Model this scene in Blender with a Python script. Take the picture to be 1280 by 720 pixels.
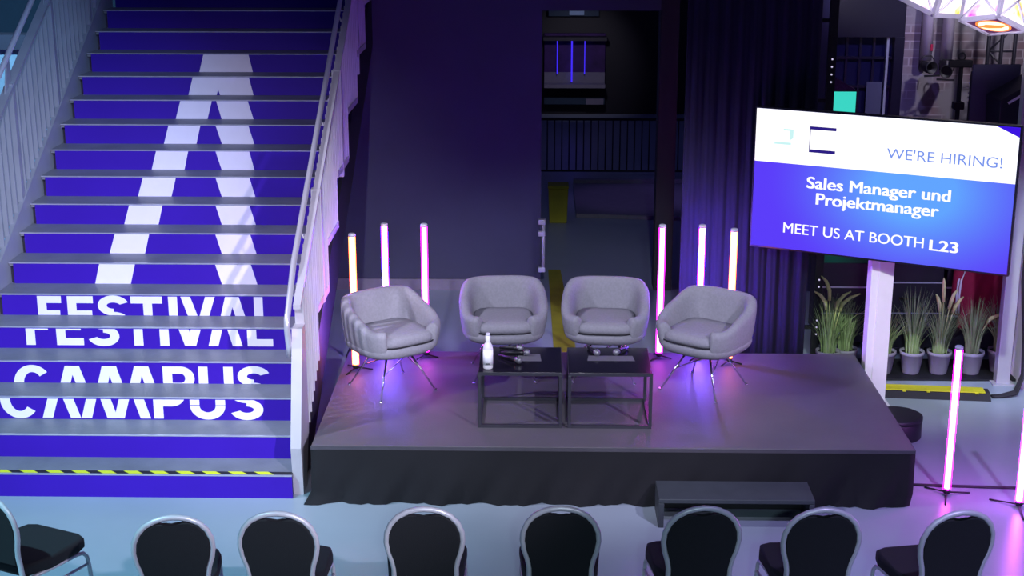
import bpy, bmesh, math, random
from mathutils import Vector, Matrix, Euler
random.seed(7)
SC = bpy.context.scene
for o in list(bpy.data.objects): bpy.data.objects.remove(o)
COL = SC.collection
PI = math.pi
R = math.radians

# ------------------------------------------------------------------ camera
cd = bpy.data.cameras.new('camera'); cam = bpy.data.objects.new('camera', cd); COL.objects.link(cam)
cd.sensor_width = 36; cd.lens = 1833.7 * 36 / 1280; cd.clip_end = 200
cam.location = (1.5244, -9.0815, 4.0889); cam.rotation_euler = (PI/2 - .27786, 0, .02052)
SC.camera = cam
# ------------------------------------------------------------------ world, exposure
w = bpy.data.worlds.new('world'); SC.world = w; w.use_nodes = True
w.node_tree.nodes['Background'].inputs[0].default_value = (.22, .22, .9, 1)
w.node_tree.nodes['Background'].inputs[1].default_value = .075
SC.view_settings.view_transform = 'Standard'; SC.view_settings.look = 'None'
SC.view_settings.exposure = 0; SC.view_settings.gamma = 1; SC.view_settings.use_curve_mapping = False
# ------------------------------------------------------------------ stage lights, added fills
def spot(name, loc, tgt, col, power, size=50, blend=.6, rad=.08):
    l = bpy.data.lights.new(name, 'SPOT'); l.energy = power; l.color = col; l.spot_size = R(size); l.spot_blend = blend; l.shadow_soft_size = rad
    o = bpy.data.objects.new(name, l); COL.objects.link(o); o.location = loc
    o.rotation_euler = (Vector(tgt) - Vector(loc)).to_track_quat('-Z', 'Y').to_euler(); return o
spot('stage_spot', (-3.6, -1.2, 5.4), (1.6, 1.1, .4), (.82, .80, 1), 1150, 46, .8)
spot('stage_spot', (6.2, -6.5, 6.2), (1.6, 1.4, .7), (.84, .82, 1), 2200, 24, .7)
spot('stage_spot', (1.8, -9.5, 6.5), (1.8, 1.5, .7), (.84, .82, 1), 2000, 18, .6)
spot('stair_spot', (4.5, -7.5, 4.6), (-1.4, .8, .6), (.86, .80, 1), 3400, 27, .9)
spot('stair_spot', (.6, -8.5, 5.8), (-1.25, 1.9, 1.1), (.84, .80, 1), 3200, 26, 1)
spot('chair_fill', (1.9, -10.2, 4.6), (2.2, -2.0, .75), (.66, .95, 1), 700, 30, .6)  # added fill without a fixture, brightens the backs of the front chairs
spot('floor_wash', (-3.2, -4.8, 6.2), (-1.9, -1.3, 0), (.38, .84, 1), 2750, 50, 1)
spot('floor_wash', (4.8, -4.6, 6.2), (4.6, -.9, 0), (.56, .46, 1), 1500, 50, 1)
spot('railing_fill', (1.5, -3.5, 6.0), (-2.7, 2.4, 1.8), (.35, .62, 1), 1600, 34, .9)  # added fill without a fixture, brightens the left stair railing
spot('plant_spot', (3.4, -3.0, 5.0), (4.8, 2.6, .4), (.85, 1, .86), 1300, 22, .8)
spot('hall_lamp', (2.7, 9.2, 3.2), (2.7, 9.3, 0), (.46, .30, 1), 28, 38, .7)
spot('hall_lamp', (1.9, 4.7, 3.0), (1.72, 3.7, 0), (.95, .9, 1), 60, 40, .8)
spot('far_lamp', (2.2, 13.6, 2.2), (2.1, 16.2, .9), (.8, .75, 1), 60, 50, .8)
spot('side_lamp', (-3.6, 3.5, 4.5), (-4.4, 7, 1.9), (.4, .75, 1), 1100, 60, .8)
spot('brick_lamp', (6.3, 4.0, 4.6), (6.1, 6.2, 2.2), (.9, .85, 1), 340, 50, .8)
spot('door_lamp', (4.9, 3.6, 4.8), (4.7, 6.3, 2.3), (.35, .28, 1), 300, 34, .8)
spot('post_lamp', (5.6, -.6, 3.6), (5.4, 2.2, .8), (.5, .58, 1), 420, 30, .8)
spot('cube_fill', (4.3, .2, 2.55), (4.8, 2.4, 3.15), (.85, .8, 1), 380, 40, .6)  # added unseen fill close to the cubes, brightens their frames

# ------------------------------------------------------------------ materials
def lin(c): return tuple(((v/12.92) if v <= .04045 else ((v+.055)/1.055)**2.4) for v in [x/255 for x in c])
MATS = {}
def mat(name, rgb, rough=.6, metal=0, var=.08, scale=12, bump=0, bscale=60, emit=0, ecol=None, spec=.5, coat=0, trans=0, alpha=1):
    m = bpy.data.materials.new(name); m.use_nodes = True; MATS[name] = m
    nt = m.node_tree; b = nt.nodes['Principled BSDF']; c = lin(rgb)
    tc = nt.nodes.new('ShaderNodeTexCoord')
    if var:
        n = nt.nodes.new('ShaderNodeTexNoise'); n.inputs['Scale'].default_value = scale; n.inputs['Detail'].default_value = 4
        nt.links.new(tc.outputs['Object'], n.inputs['Vector'])
        mx = nt.nodes.new('ShaderNodeMix'); mx.data_type = 'RGBA'
        mx.inputs[6].default_value = (*[v*(1-var*2) for v in c], 1); mx.inputs[7].default_value = (*[min(1, v*(1+var*2)) for v in c], 1)
        nt.links.new(n.outputs['Fac'], mx.inputs[0]); nt.links.new(mx.outputs[2], b.inputs['Base Color'])
    else: b.inputs['Base Color'].default_value = (*c, 1)
    b.inputs['Roughness'].default_value = rough; b.inputs['Metallic'].default_value = metal
    b.inputs['Specular IOR Level'].default_value = spec; b.inputs['Coat Weight'].default_value = coat
    b.inputs['Transmission Weight'].default_value = trans; b.inputs['Alpha'].default_value = alpha
    if emit: b.inputs['Emission Color'].default_value = (*(ecol or c), 1); b.inputs['Emission Strength'].default_value = emit
    if bump:
        n2 = nt.nodes.new('ShaderNodeTexNoise'); n2.inputs['Scale'].default_value = bscale; nt.links.new(tc.outputs['Object'], n2.inputs['Vector'])
        bp = nt.nodes.new('ShaderNodeBump'); bp.inputs['Strength'].default_value = bump; bp.inputs['Distance'].default_value = .02
        nt.links.new(n2.outputs['Fac'], bp.inputs['Height']); nt.links.new(bp.outputs['Normal'], b.inputs['Normal'])
    return m
def emis(name, col, strength):
    m = bpy.data.materials.new(name); m.use_nodes = True; nt = m.node_tree; nt.nodes.clear()
    e = nt.nodes.new('ShaderNodeEmission'); e.inputs[0].default_value = (*col, 1); e.inputs[1].default_value = strength
    o = nt.nodes.new('ShaderNodeOutputMaterial'); nt.links.new(e.outputs[0], o.inputs[0]); return m
def glow_shell(name, col, strength):      # clear plastic tube that also glows
    m = bpy.data.materials.new(name); m.use_nodes = True; nt = m.node_tree; nt.nodes.clear()
    e = nt.nodes.new('ShaderNodeEmission'); e.inputs[0].default_value = (*col, 1); e.inputs[1].default_value = strength
    t = nt.nodes.new('ShaderNodeBsdfTransparent'); a = nt.nodes.new('ShaderNodeAddShader')
    o = nt.nodes.new('ShaderNodeOutputMaterial'); nt.links.new(e.outputs[0], a.inputs[0]); nt.links.new(t.outputs[0], a.inputs[1]); nt.links.new(a.outputs[0], o.inputs[0]); return m
M = dict(
 floor=mat('painted_floor', (150,162,176), .3, var=.05, scale=1.6, bump=.05, bscale=9),
 wall=mat('dark_wall', (60,63,84), .8, var=.06, scale=3),
 base=mat('skirting', (120,116,130), .7),
 black=mat('black_paint', (20,20,26), .6),
 blackgloss=mat('black_gloss', (16,16,20), .12, spec=.6),
 curtain=mat('black_drape', (21,21,52), .95, var=.15, scale=6),
 skirt=mat('black_skirt', (13,13,21), .9, var=.12, scale=5, bump=.5, bscale=3),
 deck=mat('stage_deck', (88,84,92), .55, var=.12, scale=2.5, bump=.1, bscale=90),
 deckedge=mat('deck_edge', (92,88,98), .4, .5),
 purple=mat('purple_vinyl', (52,16,158), .55, spec=.25, var=.05, scale=2),
 white=mat('white_vinyl', (226,222,246), .5, var=.02),
 tread=mat('tread_rubber', (116,118,130), .5, var=.15, scale=5, bump=.1),
 nosing=mat('nosing_metal', (205,205,220), .3, .6),
 steel=mat('painted_steel', (150,154,168), .45, .2, var=.08, scale=5),
 steelw=mat('pale_steel', (178,176,186), .45, .1, var=.08, scale=5),
 chrome=mat('chrome', (225,225,232), .12, 1, var=0),
 rail=mat('handrail_metal', (215,215,228), .32, .55, var=0),
 alu=mat('brushed_metal', (196,198,208), .38, .2, var=.05),
 fabric=mat('grey_felt', (137,136,147), .95, var=.1, scale=60, bump=.25, bscale=260),
 gap_ink=mat('gap_shade_and_ink', (30,28,36), .9),  # dark tone for the painted shade around cushions and for label print
 pad=mat('black_upholstery', (15,18,25), .85, var=.12, scale=90, bump=.15, bscale=300),
 tmetal=mat('table_metal', (66,64,76), .4, .5),
 ttop=mat('table_top', (26,24,34), .16, spec=.5, var=.05),
 paper=mat('paper', (96,94,106), .8),
 bottle=mat('bottle_glass', (246,244,252), .08, var=0, trans=.12, spec=.6),
 label=mat('bottle_label', (250,250,255), .5, var=0),
 cap=mat('bottle_cap', (225,222,238), .4),
 mic=mat('mic_body', (26,26,32), .35, .3),
 grille=mat('mic_grille', (126,126,136), .35, .5, var=.1, scale=200),
 pot=mat('grey_pot', (138,132,150), .7, var=.06),
 leaf=mat('grass_leaf', (146,166,116), .7, var=.35, scale=14),
 plume=mat('seed_head', (204,206,138), .9, var=.15, scale=40, bump=.4),
 soil=mat('soil', (40,34,34), .95),
 yellow=mat('yellow_plastic', (205,200,40), .5, var=.06),
 hazard=mat('hazard_yellow', (222,226,40), .5, var=0),
 rubber=mat('black_rubber', (34,32,40), .7),
 post=mat('white_column', (226,222,232), .5, var=.03),
 bezel=mat('screen_bezel', (24,22,40), .3),
 red=mat('red_cloth', (150,16,60), .85, var=.12, scale=8),
 stripe=mat('white_stripe', (235,232,240), .7),
 case=mat('flight_case', (30,28,40), .5, var=.1),
 teal=emis('turquoise_light', (.05,.75,.62), .9),
 greenl=emis('green_light', (.02,.5,.25), .5),
 bluebar=emis('blue_bar', (.06,.03,1), 1.0), teal_board=mat('teal_board', (40,60,78), .7),
 led=emis('led_dot', (.75,.7,1), .8),
 ptape=mat('yellow_floor', (140,138,20), .7, var=.2, scale=4),
 pale=mat('pale_board', (150,180,205), .6),
 screenback=mat('grey_screen', (70,72,96), .7, var=.04),
 step=mat('step_paint', (58,64,70), .55, var=.1),
 frame=mat('cube_frame', (215,210,228), .4, .3),
 bulbpipe=mat('white_pipe', (190,180,200), .5),
 glassdark=mat('dark_glass', (24,24,58), .15, spec=.5),
)
# ------------------------------------------------------------------ mesh builder
class MB:
    def __init__(s): s.bm = bmesh.new(); s.mi = 0
    def _fin(s, fs, smooth):
        for f in fs: f.smooth = smooth; f.material_index = s.mi
    def face(s, pts, smooth=False):
        f = s.bm.faces.new([s.bm.verts.new(p) for p in pts]); s._fin([f], smooth); return s
    def hexa(s, p, bev=0):                # eight corners: bottom ring then top ring
        v = [s.bm.verts.new(q) for q in p]
        fs = [s.bm.faces.new([v[i] for i in q]) for q in ((3,2,1,0),(4,5,6,7),(0,1,5,4),(1,2,6,5),(2,3,7,6),(3,0,4,7))]
        s._fin(fs, False)
        if bev:
            r = bmesh.ops.bevel(s.bm, geom=list({e for f in fs for e in f.edges}), offset=bev, segments=2, affect='EDGES', profile=.5)
            s._fin(r['faces'], False)
        return s
    def box(s, x0, x1, y0, y1, z0, z1, bev=0, rz=0, c=(0,0)):
        p = [(x0,y0,z0),(x1,y0,z0),(x1,y1,z0),(x0,y1,z0),(x0,y0,z1),(x1,y0,z1),(x1,y1,z1),(x0,y1,z1)]
        if rz: p = [(c[0]+(x-c[0])*math.cos(rz)-(y-c[1])*math.sin(rz), c[1]+(x-c[0])*math.sin(rz)+(y-c[1])*math.cos(rz), z) for x, y, z in p]
        return s.hexa(p, bev)
    def tube(s, path, r, n=8, closed=False, caps=True, prof=None):
        P = [Vector(p) for p in path]; N = len(P); rr = r if isinstance(r, (list, tuple)) else [r]*N
        T = []
        for i in range(N):
            a = P[i-1] if (i > 0 or closed) else P[i]; b = P[(i+1) % N] if (i < N-1 or closed) else P[i]
            T.append((b-a).normalized())
        up = Vector((0,0,1)) if abs(T[0].z) < .9 else Vector((1,0,0))
        u = (up - T[0]*up.dot(T[0])).normalized(); rings = []
        for i in range(N):
            u = (u - T[i]*u.dot(T[i])).normalized(); v = T[i].cross(u)
            ring = []
            for k in range(n):
                a = 2*PI*k/n + (PI/4 if n == 4 else 0)
                ring.append(s.bm.verts.new(P[i] + (u*math.cos(a) + v*math.sin(a))*rr[i]))
            rings.append(ring)
        fs = []
        for i in range(N if closed else N-1):
            A, B = rings[i], rings[(i+1) % N]
            for k in range(n): fs.append(s.bm.faces.new((A[k], A[(k+1) % n], B[(k+1) % n], B[k])))
        s._fin(fs, n > 4)
        if caps and not closed: s._fin([s.bm.faces.new(list(reversed(rings[0]))), s.bm.faces.new(rings[-1])], False)
        return s
    def lathe(s, prof, n=24, c=(0,0,0), axis='Z'):
        rings = []
        for r, z in prof:
            rings.append([s.bm.verts.new(Vector(c) + (Vector((r*math.cos(2*PI*k/n), r*math.sin(2*PI*k/n), z)) if axis == 'Z' else Vector((r*math.cos(2*PI*k/n), z, r*math.sin(2*PI*k/n))))) for k in range(n)])
        fs = []
        for A, B in zip(rings, rings[1:]):
            for k in range(n): fs.append(s.bm.faces.new((A[k], A[(k+1) % n], B[(k+1) % n], B[k])))
        s._fin(fs, True)
        s._fin([s.bm.faces.new(list(reversed(rings[0]))), s.bm.faces.new(rings[-1])], False)
        return s
    def prism(s, pts, d, bev=0):          # polygon pts extruded by vector d
        d = Vector(d); a = [s.bm.verts.new(p) for p in pts]; b = [s.bm.verts.new(Vector(p)+d) for p in pts]; n = len(pts)
        fs = [s.bm.faces.new(list(reversed(a))), s.bm.faces.new(b)] + [s.bm.faces.new((a[i], a[(i+1) % n], b[(i+1) % n], b[i])) for i in range(n)]
        s._fin(fs, False)
        if bev:
            r = bmesh.ops.bevel(s.bm, geom=list({e for f in fs[:2] for e in f.edges}), offset=bev, segments=3, affect='EDGES', profile=.6)
            s._fin(r['faces'], True)
        return s
    def grid(s, rows, closed=False, smooth=True, cap=False):
        V = [[s.bm.verts.new(p) for p in r] for r in rows]; fs = []
        for A, B in zip(V, V[1:]):
            n = len(A)
            for k in range(n if closed else n-1): fs.append(s.bm.faces.new((A[k], A[(k+1) % n], B[(k+1) % n], B[k])))
        s._fin(fs, smooth)
        if cap: s._fin([s.bm.faces.new(list(reversed(V[0]))), s.bm.faces.new(V[-1])], smooth)
        return s
    def build(s, name, mats, parent=None, subsurf=0):
        bmesh.ops.recalc_face_normals(s.bm, faces=s.bm.faces)
        me = bpy.data.meshes.new(name); s.bm.to_mesh(me); s.bm.free()
        for m in (mats if isinstance(mats, (list, tuple)) else [mats]): me.materials.append(M[m] if isinstance(m, str) else m)
        o = bpy.data.objects.new(name, me); COL.objects.link(o)
        if parent: o.parent = parent
        if subsurf:
            d = o.modifiers.new('sub', 'SUBSURF'); d.levels = d.render_levels = subsurf
        return o
def tag(o, label, cat, group=None):
    o['label'] = label; o['category'] = cat
    if group: o['group'] = group
    return o
def thing(name, label, cat, loc=(0,0,0), rz=0, group=None):
    o = bpy.data.objects.new(name, None); COL.objects.link(o); o.location = loc; o.rotation_euler = (0,0,rz); o.empty_display_size = .1
    return tag(o, label, cat, group)
def struct(o, kind='structure'): o['kind'] = kind; return o
def dup(root, loc, rz, label, group=None):
    r = root.copy(); COL.objects.link(r); r.location = loc; r.rotation_euler = (0,0,rz); r['label'] = label
    if group: r['group'] = group
    for ch in root.children:
        c = ch.copy(); COL.objects.link(c); c.parent = r
        for g in ch.children:
            d = g.copy(); COL.objects.link(d); d.parent = c
    return r
def arc(cx, cz, rx, rz, a0, a1, n): return [(cx + rx*math.cos(R(a0+(a1-a0)*i/n)), cz + rz*math.sin(R(a0+(a1-a0)*i/n))) for i in range(n+1)]
def text_part(body, parent, m, width, height, loc, bold=0, depth=.002, name='lettering'):
    # flat lettering in the XZ plane, lower left corner at loc, scaled to width x height
    cu = bpy.data.curves.new('t', 'FONT'); cu.body = body; cu.size = 1
    tmp = bpy.data.objects.new('t', cu); COL.objects.link(tmp)
    me = bpy.data.meshes.new_from_object(tmp.evaluated_get(bpy.context.evaluated_depsgraph_get()))
    bpy.data.objects.remove(tmp)
    xs = [v.co.x for v in me.vertices]; ys = [v.co.y for v in me.vertices]
    x0, x1 = min(xs), max(xs); y0 = min(0, 0); y1 = max(ys)
    for v in me.vertices: v.co = Vector((loc[0] + (v.co.x-x0)/(x1-x0)*width, loc[1], loc[2] + v.co.y/y1*height))
    if bold:
        bm = bmesh.new()
        for k in range(-2, 3):
            n0 = len(bm.verts); bm.from_mesh(me); bm.verts.ensure_lookup_table()
            for v in bm.verts[n0:]: v.co.x += bold*height*k/2; v.co.z += bold*height*.5*(abs(k) % 2 - .5); v.co.y -= .00005*k
        bm.to_mesh(me); bm.free()
    me.materials.clear(); me.materials.append(M[m] if isinstance(m, str) else m)
    bm = bmesh.new(); bm.from_mesh(me); bpy.data.meshes.remove(me)
    seen, isl = set(), []
    for v in bm.verts:
        if v in seen: continue
        st_, comp = [v], []; seen.add(v)
        while st_:
            a = st_.pop(); comp.append(a)
            for e in a.link_edges:
                o_ = e.other_vert(a)
                if o_ not in seen: seen.add(o_); st_.append(o_)
        isl.append((min(v.co.x for v in comp), max(v.co.x for v in comp), comp))
    isl.sort(key=lambda q: q[0]); words = []; end = -9
    for a, c, comp in isl:
        if a - end > .20*height: words.append([])
        words[-1] += comp; end = max(end, c)
    for wd in words:
        keep = set(wd); b2 = bm.copy(); b2.verts.ensure_lookup_table(); bm.verts.index_update(); ids = {v.index for v in wd}
        bmesh.ops.delete(b2, geom=[b2.verts[k] for k in range(len(b2.verts)) if k not in ids], context='VERTS')
        m2 = bpy.data.meshes.new(name); b2.to_mesh(m2); b2.free(); m2.materials.append(M[m] if isinstance(m, str) else m)
        o = bpy.data.objects.new(name, m2); COL.objects.link(o); o.parent = parent
    bm.free()

# ================================================================== THE SETTING
b = MB(); b.box(-9, 9, -14, 26, -.2, 0); struct(b.build('floor', 'floor'))
YW = 5.186
b = MB(); b.box(-.9, 1.52, YW, YW+.25, 0, 4.2); b.box(1.52, 2.66, YW, YW+.25, 2.79, 4.2); b.box(3.0, 4.3, YW, YW+.25, 0, 4.2); struct(b.build('wall_back', 'wall'))
b = MB(); b.box(-.9, 1.52, YW-.03, YW, 0, .115); struct(b.build('baseboard_back', 'base'))
b = MB(); b.box(2.66, 2.84, YW, YW+.25, 0, 4.2); struct(b.build('trim_1', 'black'))
b = MB(); b.box(.5, 5.2, 16.3, 16.5, 0, 4.5); struct(b.build('wall_far', 'black'))
# brick wall to the right
mb = bpy.data.materials.new('old_brick'); mb.use_nodes = True; nt = mb.node_tree; pb = nt.nodes['Principled BSDF']; pb.inputs['Roughness'].default_value = .9
tc = nt.nodes.new('ShaderNodeTexCoord'); mp = nt.nodes.new('ShaderNodeMapping'); mp.inputs['Rotation'].default_value = (PI/2, 0, 0); br = nt.nodes.new('ShaderNodeTexBrick')
br.inputs['Scale'].default_value = 1; br.inputs['Brick Width'].default_value = .26; br.inputs['Row Height'].default_value = .085; br.inputs['Mortar Size'].default_value = .008
br.inputs['Color1'].default_value = (*lin((116,92,98)),1); br.inputs['Color2'].default_value = (*lin((92,78,88)),1); br.inputs['Mortar'].default_value = (*lin((150,138,146)),1)
ns = nt.nodes.new('ShaderNodeTexNoise'); ns.inputs['Scale'].default_value = 1.8; ns.inputs['Detail'].default_value = 6
cr = nt.nodes.new('ShaderNodeValToRGB'); cr.color_ramp.elements[0].position = .36; cr.color_ramp.elements[1].position = .50
mx = nt.nodes.new('ShaderNodeMix'); mx.data_type = 'RGBA'; mx.inputs[7].default_value = (*lin((124,120,126)),1)
nt.links.new(tc.outputs['Object'], mp.inputs['Vector']); nt.links.new(mp.outputs['Vector'], br.inputs['Vector']); nt.links.new(tc.outputs['Object'], ns.inputs['Vector'])
nt.links.new(ns.outputs['Fac'], cr.inputs[0]); nt.links.new(cr.outputs['Color'], mx.inputs[0]); nt.links.new(br.outputs['Color'], mx.inputs[6]); nt.links.new(mx.outputs[2], pb.inputs['Base Color'])
b = MB(); b.box(5.27, 9, 6.3, 6.6, 0, 5); struct(b.build('wall_right', mb))
# dark glazed doorway beside the brick wall
d = struct(thing('door_1', '', ''));
for k in ('label', 'category'): del d[k]
b = MB(); b.box(4.3, 5.27, 6.3, 6.55, 2.42, 4.6); b.box(4.3, 4.42, 6.3, 6.55, 0, 2.42); b.box(5.17, 5.27, 6.28, 6.55, 0, 2.42); b.build('door_frame', 'bezel', d)
b = MB(); b.box(4.42, 5.17, 6.40, 6.43, 0, 2.42); b.build('pane', 'glassdark', d)
b = MB()
for x in (4.56, 4.7, 4.84, 4.98): b.box(x-.012, x+.012, 6.37, 6.40, 1.0, 2.42)
for z in (1.9, 2.2): b.box(4.42, 5.17, 6.365, 6.40, z-.012, z+.012)
b.build('glazing_bar', 'bezel', d)
b = MB(); b.box(5.1, 5.125, 6.33, 6.40, .1, 2.42); b.build('door_edge', 'steel', d)
b = MB(); b.box(4.92, 5.08, 6.34, 6.37, 1.5, 1.95); b.build('notice', 'screenback', d)
# pale board wall on the far left, seen past the railing
b = MB(); b.box(-6.5, -3.2, 7.0, 7.15, 0, 2.2); b.mi = 1; b.box(-6.5, -3.2, 6.9, 7.15, 2.2, 2.36); struct(b.build('wall_left', ['pale', 'wall']))
b = MB(); b.box(-8, -3.0, 9.5, 9.7, 0, 5.5); struct(b.build('wall_left_back', mat('teal_wall', (34,60,84), .8)))

# ================================================================== STAIRCASE
RISE, GO, Y0 = .16576, .29834, .0316
XL, XR = -2.603, -.145
NST = 18
nz = lambda y: RISE + (y-Y0)/GO*RISE
st = thing('staircase', 'wide staircase with purple risers carrying white letters and grey treads', 'staircase')
risers = {}
for n in range(1, NST+1):
    y = Y0+(n-1)*GO
    b = MB(); b.box(XL+.035 if n > 1 else XL-.3, XR, y, y+.02, (n-1)*RISE, n*RISE-.0062); risers[n] = b.build('riser', 'purple', st)
    b = MB(); b.box(XL if n > 1 else XL-.3, XR, y+.0122, min(y+GO+.01, 5.17), n*RISE-.03, n*RISE); t = b.build('tread', 'tread', st)
    b = MB(); b.box(XL if n > 1 else XL-.3, XR, y-.003, y+.012, n*RISE-.006, n*RISE+.002); b.build('nosing', 'nosing', t)
    if n == 1:
        b = MB(); b.box(XL-.3, XR, y+.013, y+.062, RISE, RISE+.0015); b.mi = 1
        k = 0; x = XL-.3
        while x < XR-.12:
            b.prism([(x, y+.060, RISE+.002), (x+.095, y+.060, RISE+.002), (x+.145, y+.014, RISE+.002), (x+.05, y+.014, RISE+.002)], (0,0,.0008)); x += .178
        b.build('hazard_tape', ['rubber', 'hazard'], t)
# side plates
b = MB()
yt = 5.15
b.prism([(XL-.04, .0, 0), (XL-.04, .3, 0), (XL-.04, yt, nz(yt)-.5), (XL-.04, yt, nz(yt)+.12), (XL-.04, .0, nz(0)+.12)], (.035,0,0)); b.build('stringer', 'steel', st)
b = MB(); b.prism([(XR+.002, .25, 0), (XR+.002, .6, 0), (XR+.002, yt, nz(yt)-.55), (XR+.002, yt, nz(yt)-.02), (XR+.002, .25, nz(.25)-.02)], (.03,0,0)); b.build('stringer', 'black', st)
# big white arrow-like mark across risers 7 - 15
CH = {15:[(-1.543,-1.133,-1.588,-1.101)],14:[(-1.581,-1.08,-1.628,-1.046)],13:[(-1.631,-1.355,-1.68,-1.401),(-1.316,-1.04,-1.277,-.997)],12:[(-1.672,-1.398,-1.720,-1.440),(-1.266,-.985,-1.220,-.941)],
 11:[(-1.713,-1.443,-1.76,-1.483),(-1.212,-.928,-1.168,-.892)],10:[(-1.757,-1.485,-1.808,-1.53),(-1.156,-.876,-1.113,-.836)],9:[(-1.802,-1.531,-1.852,-1.573),(-1.101,-.826,-1.058,-.783)],
 8:[(-1.846,-1.573,-1.898,-1.616),(-1.047,-.772,-1.004,-.729)],7:[(-1.896,-1.618,-1.938,-1.66),(-.994,-.717,-.949,-.674)]}
for n, L in CH.items():
    y = Y0+(n-1)*GO; z1 = n*RISE-.008; z0 = (n-1)*RISE+.001
    for tl, tr, bl, brr in L:
        b = MB()
        if n == 14: b.prism([(tl,y,z1),(bl,y,z0),(-1.375,y,z0),(-1.36,y,z0+.05),(-1.345,y,z0),(brr,y,z0),(tr,y,z1)], (0,-.0015,0))
        else: b.prism([(tl,y,z1),(bl,y,z0),(brr,y,z0),(tr,y,z1)], (0,-.0015,0))
        b.build('arrow_mark', 'white', risers[n])
# FESTIVAL / CAMPUS, each word cut in two by a tread
def clip(poly, t, keep_above):
    out = []
    for i in range(len(poly)):
        a, c = poly[i], poly[(i+1) % len(poly)]
        ia = (a[1] >= t) == keep_above; ic = (c[1] >= t) == keep_above
        if ia: out.append(a)
        if ia != ic:
            k = (t-a[1])/(c[1]-a[1]); out.append((a[0]+(c[0]-a[0])*k, t))
    return out
W_ = .068
def st_v(x, a=0, c=1, wd=W_): return [[(x,a),(x+wd,a),(x+wd,c),(x,c)]]
def st_h(x0, x1, z, h=.2): return [[(x0,z),(x1,z),(x1,z+h),(x0,z+h)]]
def st_d(x0, x1, wd=W_*1.08): return [[(x0,0),(x0+wd,0),(x1+wd,1),(x1,1)]]
def st_arc(cx, cz, rx, rz, a0, a1, wx=W_, wz=.205, n=18):
    o = arc(cx, cz, rx, rz, a0, a1, n); i = arc(cx, cz, rx-wx, rz-wz, a0, a1, n)
    return [[o[k], o[k+1], i[k+1], i[k]] for k in range(n)]
def gS(x0, x1):
    c = (x0+x1)/2; r = (x1-x0)/2
    return st_arc(c, .735, r, .29, 20, 270, W_, .2) + st_arc(c, .265, r, .29, -160, 90, W_, .2)
def gC(x0, x1): return st_arc((x0+x1)/2, .5, (x1-x0)/2, .52, 38, 322, W_*1.05, .2, 30)
def gA(x0, x1, top=.075):
    c = (x0+x1)/2; return st_d(x0, c-W_*.54-.015) + [[(x1-W_*1.08,0),(x1,0),(c+W_*.54+.015,1),(c-W_*.54+.015,1)]]
def gV(x0, x1):
    c = (x0+x1)/2; return [[(c-W_*.6,0),(c+W_*.5,0),(x0+W_*1.08,1),(x0,1)], [(c-W_*.5,0),(c+W_*.6,0),(x1,1),(x1-W_*1.08,1)]]
fest = [st_v(-2.298) + st_h(-2.298,-2.116,.8) + st_h(-2.298,-2.13,.42,.17),
        st_v(-2.070) + st_h(-2.070,-1.873,.8) + st_h(-2.070,-1.885,.42,.17) + st_h(-2.070,-1.868,0),
        gS(-1.838,-1.600), st_v(-1.492) + st_h(-1.586,-1.345,.8), st_v(-1.299), gV(-1.204,-.943), gA(-.94,-.685), st_v(-.648) + st_h(-.648,-.458,0)]
camp = [gC(-2.306,-2.03), gA(-2.012,-1.737), gA(-1.733,-1.475,) + gA(-1.50,-1.238),
        st_v(-1.215) + st_h(-1.215,-1.08,.8) + st_h(-1.215,-1.08,.34) + st_arc(-1.085, .67, .10, .33, -90, 90, W_, .2),
        st_v(-.955,.38,1) + st_v(-.772,.38,1) + st_arc(-.8295, .36, .1255, .38, 180, 360, W_, .2), gS(-.671,-.434)]
def word(glyphs, nu, z_top, z_split, zl_top, z_bot):
    # upper part lies on riser nu, the rest on the riser below
    hu = z_top - z_split; hl = zl_top - z_bot; t = hl/(hu+hl)
    for up, n in ((True, nu), (False, nu-1)):
        y = Y0+(n-1)*GO
        for polys in glyphs:
            b = MB()
            for k, p in enumerate(polys):
                q = clip(p, t, up)
                if len(q) < 3: continue
                e = .0014 + (k % 5)*.00012
                b.prism([(x, y, (z_split + (v-t)/(1-t)*hu) if up else (z_bot + v/t*hl)) for x, v in q], (0,-e,0))
            b.build('letter', 'white', risers[n])
word(fest, 6, 6*RISE-.014, 5*RISE+.002, 5*RISE-.013, .688)
word(camp, 4, 4*RISE-.035, 3*RISE+.002, 3*RISE-.013, .341)

def railing(X, label, sections, top_off, bar_sp, y_lo, y_hi, m, ydeep=.045):
    t = thing('stair_railing', label, 'railing', (X, 0, 0))
    return t
# right railing: flat bars whose lower ends step down section by section
rr = thing('stair_railing', 'pale stair railing between the purple staircase and the stage', 'railing', (-.115, 0, 0))
tz = lambda y: nz(y) + .97
cuts = [.24, 1.02, 1.62, 2.25, 2.95, 3.65, 4.35, 5.05]
y = .42; k = 0
while y < 5.0:
    zb = next(nz(c) for c in cuts if c >= y-.02) - .02
    if y < 1.02: zb = nz(y)-.06
    b = MB(); b.box(-.03, .032, y-.005, y+.005, zb, tz(y)-.02); b.build('baluster', 'steelw', rr); y += .085
for a, c in zip(cuts[1:], cuts[2:]):
    zb = nz(c)-.02; b = MB(); b.box(-.02, .034, a+.02, c-.02, zb-.02, zb+.03); b.build('bottom_rail', 'steelw', rr)
b = MB(); b.hexa([(-.02,.3,tz(.3)-.03),(.03,.3,tz(.3)-.03),(.03,5.05,tz(5.05)-.03),(-.02,5.05,tz(5.05)-.03),(-.02,.3,tz(.3)),(.03,.3,tz(.3)),(.03,5.05,tz(5.05)),(-.02,5.05,tz(5.05))]); b.build('top_rail', 'steelw', rr)
b = MB(); b.prism([(-.035,.10,0),(-.035,.24,0),(-.035,.42,.40),(-.035,.42,1.12),(-.035,.30,1.12),(-.035,.06,.35)], (.07,0,0)); b.build('newel_post', 'steelw', rr)
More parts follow.
